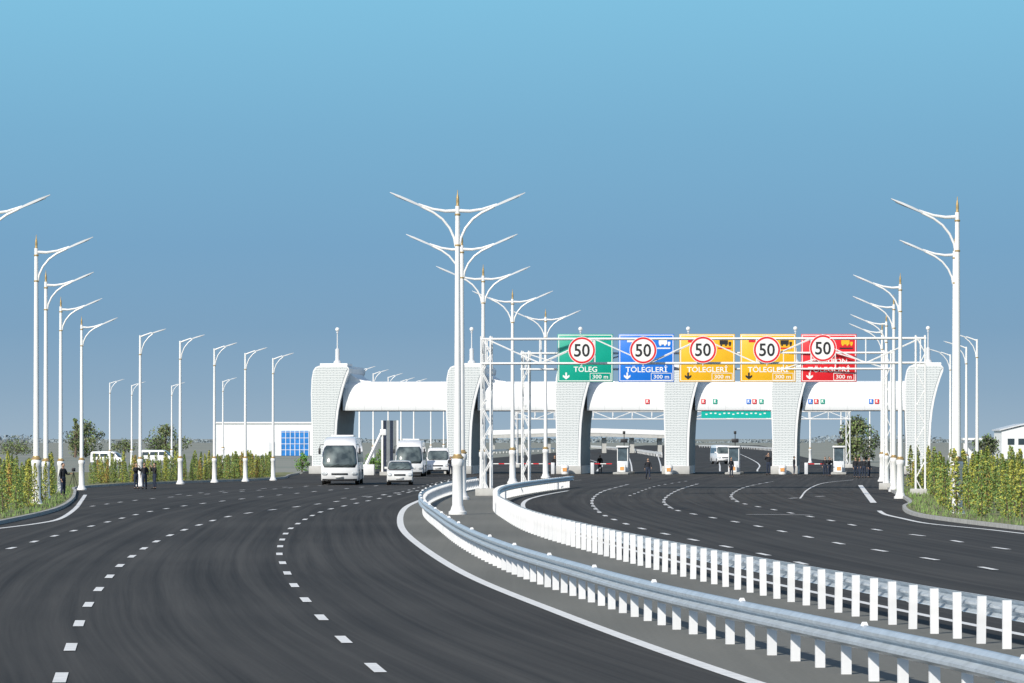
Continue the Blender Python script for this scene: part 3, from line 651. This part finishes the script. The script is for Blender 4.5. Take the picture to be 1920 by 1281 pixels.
# ================================================================ people
def skin_mesh(vs,es,rs,sub=1):
    me=bpy.data.meshes.new('sk'); me.from_pydata(vs,es,[]); o=bpy.data.objects.new('sk',me); C.objects.link(o)
    md=o.modifiers.new('s','SKIN'); md.use_smooth_shade=True
    for i,r_ in enumerate(rs): me.skin_vertices[0].data[i].radius=r_ if isinstance(r_,tuple) else (r_,r_)
    me.skin_vertices[0].data[0].use_root=True
    if sub: o.modifiers.new('b','SUBSURF').levels=sub
    bpy.context.view_layer.update(); dg=bpy.context.evaluated_depsgraph_get()
    out=bpy.data.meshes.new_from_object(o.evaluated_get(dg)); bpy.data.objects.remove(o); return out
def person_proto(pose):
    root=thing('person','x','person')
    arms={'stand':[((.24,.02,1.14),(.25,-.06,.90),(.245,-.1,.82))]*2,
          'camera':[((.27,-.12,1.2),(.12,-.28,1.5),(.07,-.3,1.56))]*2,
          'tripod':[((.25,-.1,1.15),(.2,-.38,1.2),(.17,-.46,1.22)),((.25,.02,1.14),(.25,-.06,.9),(.245,-.1,.82))],
          'walk':[((.24,-.1,1.16),(.24,-.28,.98),(.23,-.33,.92)),((.24,.14,1.16),(.25,.12,.92),(.245,.12,.84))]}[pose]
    legs={'walk':[((.1,-.16,.5),(.1,-.26,.1),(.1,-.42,.05)),((.1,.02,.5),(.1,.3,.13),(.1,.2,.045))]}.get(pose,[((.11,-.02,.5),(.13,.02,.09),(.15,-.15,.04)),((.1,-.02,.5),(.11,.02,.09),(.13,-.15,.04))])
    def graph(armk,legk,g,neck=True):
        V=[(0,0,.96),(0,0,1.12),(0,0,1.32)]; Rr=[(.15*g,.11*g),(.14*g,.1*g),(.165*g,.115*g)]; E=[(0,1),(1,2)]
        V+=[(0,0,1.45)]; Rr+=[(.08*g,.07*g)]; E+=[(2,3)]
        if neck: V+=[(0,-.01,1.56)]; Rr+=[(.05,.05)]; E+=[(3,4)]
        if armk:
            for i,s in enumerate((1,-1)):
                el,wr,pa=arms[i]; b=len(V)
                V+=[(s*.185,0,1.41)]+[(s*q[0],q[1],q[2]) for q in ((el,wr,pa) if armk==2 else (el,wr))]
                Rr+=[.062*g,.047*g,.033*g]+([.036] if armk==2 else []); E+=[(3,b),(b,b+1),(b+1,b+2)]+([(b+2,b+3)] if armk==2 else [])
        if legk:
            for i,s in enumerate((1,-1)):
                kn,an,to=legs[i]; b=len(V)
                V+=[(s*.09,0,.88)]+[(s*q[0],q[1],q[2]) for q in ((kn,an,to) if legk==2 else (kn,an))]
                Rr+=[.095*g,.062*g,.045*g]+([.035] if legk==2 else []); E+=[(0,b),(b,b+1),(b+1,b+2)]+([(b+2,b+3)] if legk==2 else [])
        return V,E,Rr
    body=skin_mesh(*graph(2,2,.92)); m=MB()
    m.v=[tuple(v.co) for v in body.vertices]; m.f=[tuple(p.vertices) for p in body.polygons]; m.m=[0]*len(m.f)
    m.sphere((0,-.015,1.655),(.074,.092,.112),14,10); m.sphere((0,-.105,1.645),(.014,.02,.024),8,6)
    for s in (-1,1): m.sphere((s*.076,0,1.65),(.012,.02,.03),8,6); m.sphere((s*.03,-.097,1.668),.011,6,5,1)
    m.box((0,-.103,1.605),(.045,.012,.01),0,1)
    for i,s in enumerate((1,-1)):
        el,wr,pa=[Vector((s*q[0],q[1],q[2])) for q in arms[i]]; d=(pa-wr).normalized(); sd=d.cross(Vector((1,0,0))).normalized()
        for k in range(4):
            b0=pa+d*.02+sd*(.013*(k-1.5)); l=(.06,.075,.07,.055)[k]; bend=Vector((-s*.02,0,0))
            m.tube([b0,b0+d*l*.6,b0+d*l+bend],[.009,.008,.006],6)
        m.tube([pa+sd*-.02,pa+sd*-.045+d*.03+Vector((-s*.01,0,0)),pa+sd*-.05+d*.055+Vector((-s*.02,0,0))],[.011,.009,.007],6)
    m.build('body',[M['skin'],M['hair']],root,smooth=True)
    def cl(g,nm,mt):
        me=skin_mesh(*g); me.materials.clear(); me.materials.append(mt); o=bpy.data.objects.new(nm,me); C.objects.link(o); o.parent=root; return o
    cl(graph(1,0,1.2,neck=False),'jacket',M['cloth'])
    V,E,Rr=graph(0,1,1.18,neck=False); 
    keep=[0,1]+list(range(4,len(V))); mp={a:i for i,a in enumerate(keep)}
    cl(([V[i] for i in keep],[(mp[a],mp[b]) for a,b in E if a in mp and b in mp],[Rr[i] for i in keep]),'trousers',M['cloth2'])
    for i,s in enumerate((1,-1)):
        kn,an,to=legs[i]; MB().sphere((s*(an[0]+to[0])/2,(an[1]+to[1])/2-.02,max(.05,an[2]-.04)),(.055,.15,.055),10,7).build('shoe',M['black'],root,smooth=True)
    MB().sphere((0,.012,1.69),(.082,.092,.095),12,8).build('hair',M['hair'],root,smooth=True)
    return root
protos={}
ppl=[(118,935,62,'tripod',60,'person in black standing at the left kerb beside a camera tripod'),
(255,917,38,'camera',40,'person in dark clothes at left hedge, leftmost of three'),
(271,917,38,'stand',-10,'person in dark clothes at left hedge, middle of three'),
(290,917,40,'camera',-60,'person in dark clothes at left hedge, rightmost of three'),
(845,892,27,'stand',0,'person standing left of the median lamp by the second gate pillar'),
(1040,888,18,'stand',20,'left one of two people half hidden behind the far barrier end'),
(1050,888,18,'stand',-20,'right one of two people half hidden behind the far barrier end'),
(1125,887,27,'stand',0,'person in dark clothes just right of the third gate pillar'),
(1215,899,36,'walk',10,'person in dark clothes alone on the road in front of the gate'),
(1371,895,34,'stand',30,'person in dark clothes at the booth under the green board'),
(1441,891,42,'camera',-20,'tall person in dark clothes just left of the fifth gate pillar'),
(1489,891,34,'stand',90,'person in dark clothes just right of the fifth gate pillar'),
(1547,893,34,'stand',0,'left one of two people at the rightmost booth'),
(1555,893,32,'camera',40,'right one of two people at the rightmost booth'),
(1604,896,34,'stand',20,'first from left in the group of four on the road at right'),
(1612,897,35,'walk',-30,'second from left in the group of four on the road at right'),
(1620,896,34,'stand',160,'third from left in the group of four on the road at right'),
(1629,896,34,'stand',60,'fourth from left in the group of four on the road at right')]
for px,by,hp,pose,rz,lb in ppl:
    if pose not in protos: o=protos[pose]=person_proto(pose)
    else: o=copy_tree(protos[pose])
    x,D=PT(px,by); s=max(.9,hp*D/F/1.77)
    o.location=(x,D,0 if by<930 else .13); o.rotation_euler=(0,0,R(rz)); o.scale=(s,s,s); o['label']=lb
r=thing('camera_tripod','camera on a black tripod beside the person at left kerb','tripod',(*PT(138,918),.0),0)
for a in (90,210,330): MB().tube([(0,0,1.05),(.35*math.cos(R(a)),.35*math.sin(R(a)),0)],.02,6).build('leg',M['black'],r)
MB().box((0,0,1.2),(.2,.32,.22)).build('camera_body',M['ink'],r,bevel=.02); MB().tube([(0,-.15,1.2),(0,-.35,1.2)],.06,10).build('camera_lens',M['ink'],r)

# ================================================================ planting
def leafquad(m,c,s,mi):
    a=Vector((random.gauss(0,1),random.gauss(0,1),random.gauss(0,1))).normalized(); b=a.orthogonal().normalized(); c2=a.cross(b)
    t=random.random()*6.28; u=(b*math.cos(t)+c2*math.sin(t))*s; w=(c2*math.cos(t)-b*math.sin(t))*s*.6
    c=Vector(c); m.add([c-u,c+w,c+u,c-w],[(0,1,2,3)],mi)
def shrub_proto(mats,h,w,n=560):
    root=thing('columnar_shrub','x','shrub'); m=MB()
    ph=random.uniform(0,6.28)
    for _ in range(n):
        t=random.random()**1.1; z=.06+t*(h-.06); rr=w/2*(1.03-t)**.6*(.85+.15*math.sin(t*17+ph)); rr*=(.6 if t<.06 else 1)
        A=random.uniform(0,6.28); q=rr*math.sqrt(random.uniform(.2,1.1))
        mi=0 if random.random()<.62 else (1 if random.random()<.65 else 2)
        leafquad(m,(q*math.cos(A),q*math.sin(A),z),random.uniform(.028,.065),mi)
    m.build('foliage',mats,root,recalc=False)
    MB().tube([(0,0,0),(.01,0,h*.5),(0,.02,h*.9)],[.03,.02,.008],5).build('stem',M['bark'],root,recalc=False); return root
sp=[shrub_proto([M['leafg'],M['leafy'],M['leafl']],2.1,.62),shrub_proto([M['leafy'],M['leafg'],M['leafl']],2.1,.56),shrub_proto([M['leafo'],M['leafy'],M['leafl']],1.9,.52),shrub_proto([M['leafg'],M['leafl'],M['leafy']],1.9,.66)]
used=set()
def put_shrub(x,y,s,group,label,wts=(4,4,2,3)):
    i=random.choices(range(4),wts)[0]
    if i in used: o=copy_tree(sp[i])
    else: o=sp[i]; used.add(i)
    o.location=(x,y,.12); o.rotation_euler=(R(random.uniform(-4,4)),R(random.uniform(-4,4)),random.uniform(0,6.28)); q=s*random.uniform(.72,1.15); o.scale=(q*random.uniform(.85,1.2),q,q)
    o['label']=label; o['group']=group
nL=0
for k in range(6):
    y=158+k*.4
    while y<262:
        x=LB.xaty(y)-1.4-1.15*k+random.uniform(-.25,.25); px=960+F*x/y
        if -25<px<112 and not (k<2 and 100<px): put_shrub(x,y,.95,'shrubs behind the left kerb','slim yellow-green columnar shrub in the bed at far left',(5,4,2,4)); nL+=1
        y+=random.uniform(3.0,5.0)
Lf=Path([(LB.xaty(y)-.0,y) for y in (262,281,292,310,328,345)])
for k in range(2):
    q=0.5
    while q<Lf.L:
        p,t=Lf.at(q); w=nrm(t); x=p.x+w.x*(1.5+1.6*k)+random.uniform(-.3,.3); y=p.y+w.y*(1.5+1.6*k)+random.uniform(-.3,.3); px=960+F*x/y
        if 165<px<582: put_shrub(x,y,.9,'shrubs of the left hedge row','small columnar shrub in the long hedge row left of the gate',(5,3,3,5)); nL+=1
        q+=random.uniform(.7,1.2)
nR=0
for k in range(9):
    y=150+k*.7
    while y<262:
        x=RB.xaty(y)+1.6+1.1*k+random.uniform(-.25,.25); px=960+F*x/y
        if 1700<px<1935: put_shrub(x,y,1.08,'shrubs behind the right kerb','slim yellow-green columnar shrub in the bed at far right',(6,5,1,3)); nR+=1
        y+=random.uniform(3.8,6.2)
m=MB()
for _ in range(9000):
    if random.random()<.5:
        y=random.uniform(150,262); x=LB.xaty(y)-.3-random.random()**1.5*7; 
    else:
        y=random.uniform(140,262); x=RB.xaty(y)+.3+random.random()**1.5*8
    px=960+F*x/y
    if not(-30<px<140 or 1640<px<1950): continue
    h=random.uniform(.06,.22); a=random.uniform(0,3.14); dx,dy=.03*math.cos(a),.03*math.sin(a); z=.12
    m.add([(x-dx,y-dy,z),(x+dx,y+dy,z),(x+random.uniform(-.06,.06),y,z+h)],[(0,1,2)],random.choice((0,0,1)))
g=m.build('grass',[M['leafg'],M['leafl']],None,recalc=False); tag(g,'short grass growing along both road verges','grass',kind='stuff')

def tree(label,px,D,h,w,seed,n=2600,ls=.28,trunkh=.25,mats=('leafd','leafl','leafg'),name='tree',cat='tree'):
    random.seed(seed); root=thing(name,label,cat,(XA(px,D),D,0)); m=MB()
    m.tube([(0,0,0),(.05*w,0,h*.25),(0,0,h*.6)],[.035*h,.025*h,.012*h],8)
    cl=[]
    for k in range(26):
        a=random.uniform(0,6.28); t=random.uniform(trunkh,.95); rr=w*.42*math.sin(math.pi*min(1,(t-trunkh+.18)/(1.12-trunkh)))*random.uniform(.3,1.05)
        c=Vector((rr*math.cos(a),rr*math.sin(a),h*t)); cl.append((c,random.uniform(.1,.2)*w,random.random()))
        if k<12: m.tube([(0,0,h*.2+h*.3*random.random()),c*.55+Vector((0,0,h*.12)),c],[.015*h,.008*h,.003*h],5)
    m.build('trunk',M['bark'],root,recalc=False); m=MB()
    for _ in range(n):
        c,r_,b=random.choice(cl); d=Vector((random.gauss(0,1),random.gauss(0,1),random.gauss(0,.8))); d=d.normalized()*r_*random.uniform(.5,1.1)
        p=c+d
        if p.z<.1: continue
        leafquad(m,p,ls*random.uniform(.5,1.1),(0 if b<.5 else 1) if random.random()<.8 else 2)
    m.build('crown',[M[q] for q in mats],root,recalc=False)
tree('round dark tree at far left behind the lamp poles',160,700,5.3,7.6,3,2800,.22,.12)
tree('thin pointed tree standing left of the round dark tree',141,690,6.4,2.0,4,700,.2)
tree('round tree beyond the parked far van, left of the white building',310,720,4.9,7.8,5,2800,.22,.12)
tree('olive tree seen through the rightmost gate opening',1608,560,5.4,7.4,6,4200,.2,.12,('leafl','leafd','leafg'))
tree('small bush-like tree right of the gate, behind the hedge',1850,600,3.4,4.5,8,1200,.2)
tree('low tree at the far left edge of the photo',30,800,2.6,9,9,1500,.2)
tree('low scrub tree in the field near the far left lamps',232,820,2.4,6,12,1000,.2)
for i,(px,D,h,w) in enumerate(((566,392,1.9,1.6),(692,395,1.7,1.6),(714,398,2.0,1.7),(790,402,1.7,1.5))):
    tree(('bright green bush left of the first gate pillar','bright green bush beside the inclined boom','bright green bush behind the blue striped panel','bright green bush between the second coach and van')[i],px,D,h,w,20+i,700,.1,.1,('leafb','leafg','leafb'),'bush','bush')
random.seed(11)
m=MB()
for _ in range(5200):
    x=random.uniform(-420,420); y=3000+random.uniform(-60,60); leafquad(m,(x,y,random.uniform(0,2.5+2*math.sin(x*.03)+1.5*math.sin(x*.11+2))),random.uniform(.6,1.6),0)
g=m.build('far_treeline',M['far'],None,recalc=False); tag(g,'faint dark line of scrub on the horizon','trees',kind='stuff')

# ================================================================ buildings
D=760.; k=D/F
r=thing('low_building','long low white building with blue glass end left of the gate','building',(XA(405,D),D,0))
Wd=(590-405)*k; Hh=ZA(794,D)
MB().box((Wd/2,6,Hh/2),(Wd,12,Hh)).build('wall',M['wallw'],r)
MB().box((Wd/2,6,Hh+.12),(Wd+.5,12.5,.28)).build('roof',M['white'],r)
x0,x1=(527-405)*k,(579-405)*k
f=MB().box(((x0+x1)/2,-.06,(ZA(808,D))/2),(x1-x0,.16,ZA(808,D))).build('glass_wall',M['bluegl'],r)
m=MB()
for i in range(7): m.box((x0+(x1-x0)*i/6,-.16,ZA(808,D)/2),(.1,.06,ZA(808,D)))
for i in range(1,5): m.box(((x0+x1)/2,-.17,ZA(808,D)*i/4.2),(x1-x0,.05,.08))
m.build('mullions',M['white'],f)
MB().box((9.9,-.05,1.2),(1.1,.1,2.4)).build('door',M['lum'],r)
D=640.; k=D/F
r=thing('warehouse','pale building with sloping roof at the right edge of the photo','building',(XA(1878,D),D,0),0)
m=MB(); m.prism_y([(0,0),(9,0),(9,5.6),(3,4.9),(0,4.2)],0,10); m.build('wall',M['wallw'],r)
m=MB(); m.prism_y([(-.3,4.22),(3,5.05),(9,5.75),(9,5.95),(3,5.25),(-.3,4.42)],-.3,10.3); m.build('roof',M['lum'],r)
MB().box((1.4,-.04,2.6),(1.0,.08,.9)).build('window',M['glass'],r); MB().box((3.0,-.04,2.6),(1.0,.08,.9)).build('window',M['glass'],r)
D=620.; r=thing('shelter','small white flat-roofed shelter behind the right hedge','shelter',(XA(1812,D),D,0))
MB().box((1.6,1,3.0),(4.2,2.4,.3)).build('roof',M['white'],r)
for x in (0,1.6,3.2): MB().box((x,0,1.43),(.15,.15,2.86)).build('post',M['white'],r)
MB().box((1.6,2.1,1.3),(3.6,.1,2.2)).build('back_panel',M['wallw'],r)
D=900.; r=thing('overpass','far white road overpass seen through the gate openings','bridge',(XA(915,D),D,0))
Lx=(1250-915)*D/F
pts=[(0,ZA(816,D)),(Lx*.3,ZA(813,D)),(Lx*.6,ZA(812,D)),(Lx,ZA(816,D))]
m=MB(); m.prism_y([(x,z) for x,z in pts]+[(x,z-.7) for x,z in reversed(pts)],0,9); m.build('deck',M['concrete'],r)
m=MB(); m.prism_y([(x,z+1.0) for x,z in pts]+[(x,z+.01) for x,z in reversed(pts)],-.1,.1); m.build('parapet',M['white'],r)
for i in range(7): MB().box((1+Lx*i/6.4,4.5,1.6),(.9,5,3.2)).build('pier',M['concrete'],r)
def lowrail(label,pts):
    p=pxpath(pts); r=thing('guard_rail',label,'guard rail'); m=MB(); sweep(m,p,[(-.04,.45),(-.04,.85),(.04,.85),(.04,.45)],8); m.build('rail_beam',M['white'],r)
    m=MB(); q=0
    while q<p.L:
        c,t=p.at(q); m.box((c.x,c.y,.3),(.12,.12,.6)); q+=12
    tag(m.build('post',M['white'],r),kind='stuff')
lowrail('far curving white barrier beyond the gate between third and fourth pillars',[(1241,858),(1170,846),(1108,840)])
lowrail('far straight white barrier beyond the gate right of the van',[(1450,846),(1400,842),(1310,839)])
lowrail('far white barrier beyond the gate left of the third pillar',[(910,852),(980,848),(1040,846)])

# ================================================================ light, world, camera
s=Vector((-.52,-.80,0)).normalized(); el=R(32); sd=Vector((s.x*math.cos(el),s.y*math.cos(el),math.sin(el)))
sun=bpy.data.lights.new('sun','SUN'); sun.energy=4.5; sun.angle=R(.5); sun.color=(1,.94,.85)
so=bpy.data.objects.new('sun',sun); C.objects.link(so); so.rotation_euler=sd.to_track_quat('Z','Y').to_euler(); so.location=(0,0,60)
w=bpy.data.worlds.new('World'); bpy.context.scene.world=w; w.use_nodes=True; N=w.node_tree.nodes; L=w.node_tree.links
bg=N['Background']; bg.inputs['Strength'].default_value=.12
sk=N.new('ShaderNodeTexSky'); sk.sky_type='NISHITA'; sk.sun_disc=False; sk.sun_elevation=el; sk.sun_rotation=math.atan2(sd.x,sd.y)%(2*math.pi); sk.dust_density=1.2; sk.ozone_density=2
tc=N.new('ShaderNodeTexCoord'); sx=N.new('ShaderNodeSeparateXYZ'); L.new(tc.outputs['Generated'],sx.inputs[0])
mr=N.new('ShaderNodeMapRange'); mr.inputs['From Min'].default_value=-.01; mr.inputs['From Max'].default_value=.11; L.new(sx.outputs['Z'],mr.inputs['Value'])
rp=N.new('ShaderNodeValToRGB'); e=rp.color_ramp.elements
def lin(c): return tuple(((v/255+.055)/1.055)**2.4 if v>10 else v/255/12.92 for v in c)
stops=[(.08,(156,178,196)),(.18,(140,169,193)),(.30,(126,163,193)),(.46,(120,165,199)),(.68,(122,176,209)),(.94,(129,192,223))]
e[0].position=stops[0][0]; e[0].color=(*lin(stops[0][1]),1); e[1].position=stops[-1][0]; e[1].color=(*lin(stops[-1][1]),1)
for p,c in stops[1:-1]: q=e.new(p); q.color=(*lin(c),1)
L.new(mr.outputs[0],rp.inputs[0])
sc=N.new('ShaderNodeVectorMath'); sc.operation='SCALE'; sc.inputs['Scale'].default_value=1/.12; L.new(rp.outputs[0],sc.inputs[0])
m2=N.new('ShaderNodeMapRange'); m2.inputs['From Min'].default_value=.11; m2.inputs['From Max'].default_value=.35; L.new(sx.outputs['Z'],m2.inputs['Value'])
mx=N.new('ShaderNodeMix'); mx.data_type='RGBA'; L.new(m2.outputs[0],mx.inputs['Factor']); L.new(sc.outputs[0],mx.inputs[6]); L.new(sk.outputs[0],mx.inputs[7])
L.new(mx.outputs[2],bg.inputs['Color'])
cam=bpy.data.cameras.new('camera'); co=bpy.data.objects.new('camera',cam); C.objects.link(co); co.location=(0,0,CH); co.rotation_euler=(R(90),0,0)
cam.sensor_width=36; cam.lens=F/1920*36; cam.shift_y=(HZ-640.5)/1920; cam.clip_end=20000; cam.clip_start=1
sc_=bpy.context.scene; sc_.camera=co; sc_.view_settings.view_transform='Standard'; sc_.view_settings.look='None'; sc_.view_settings.exposure=0
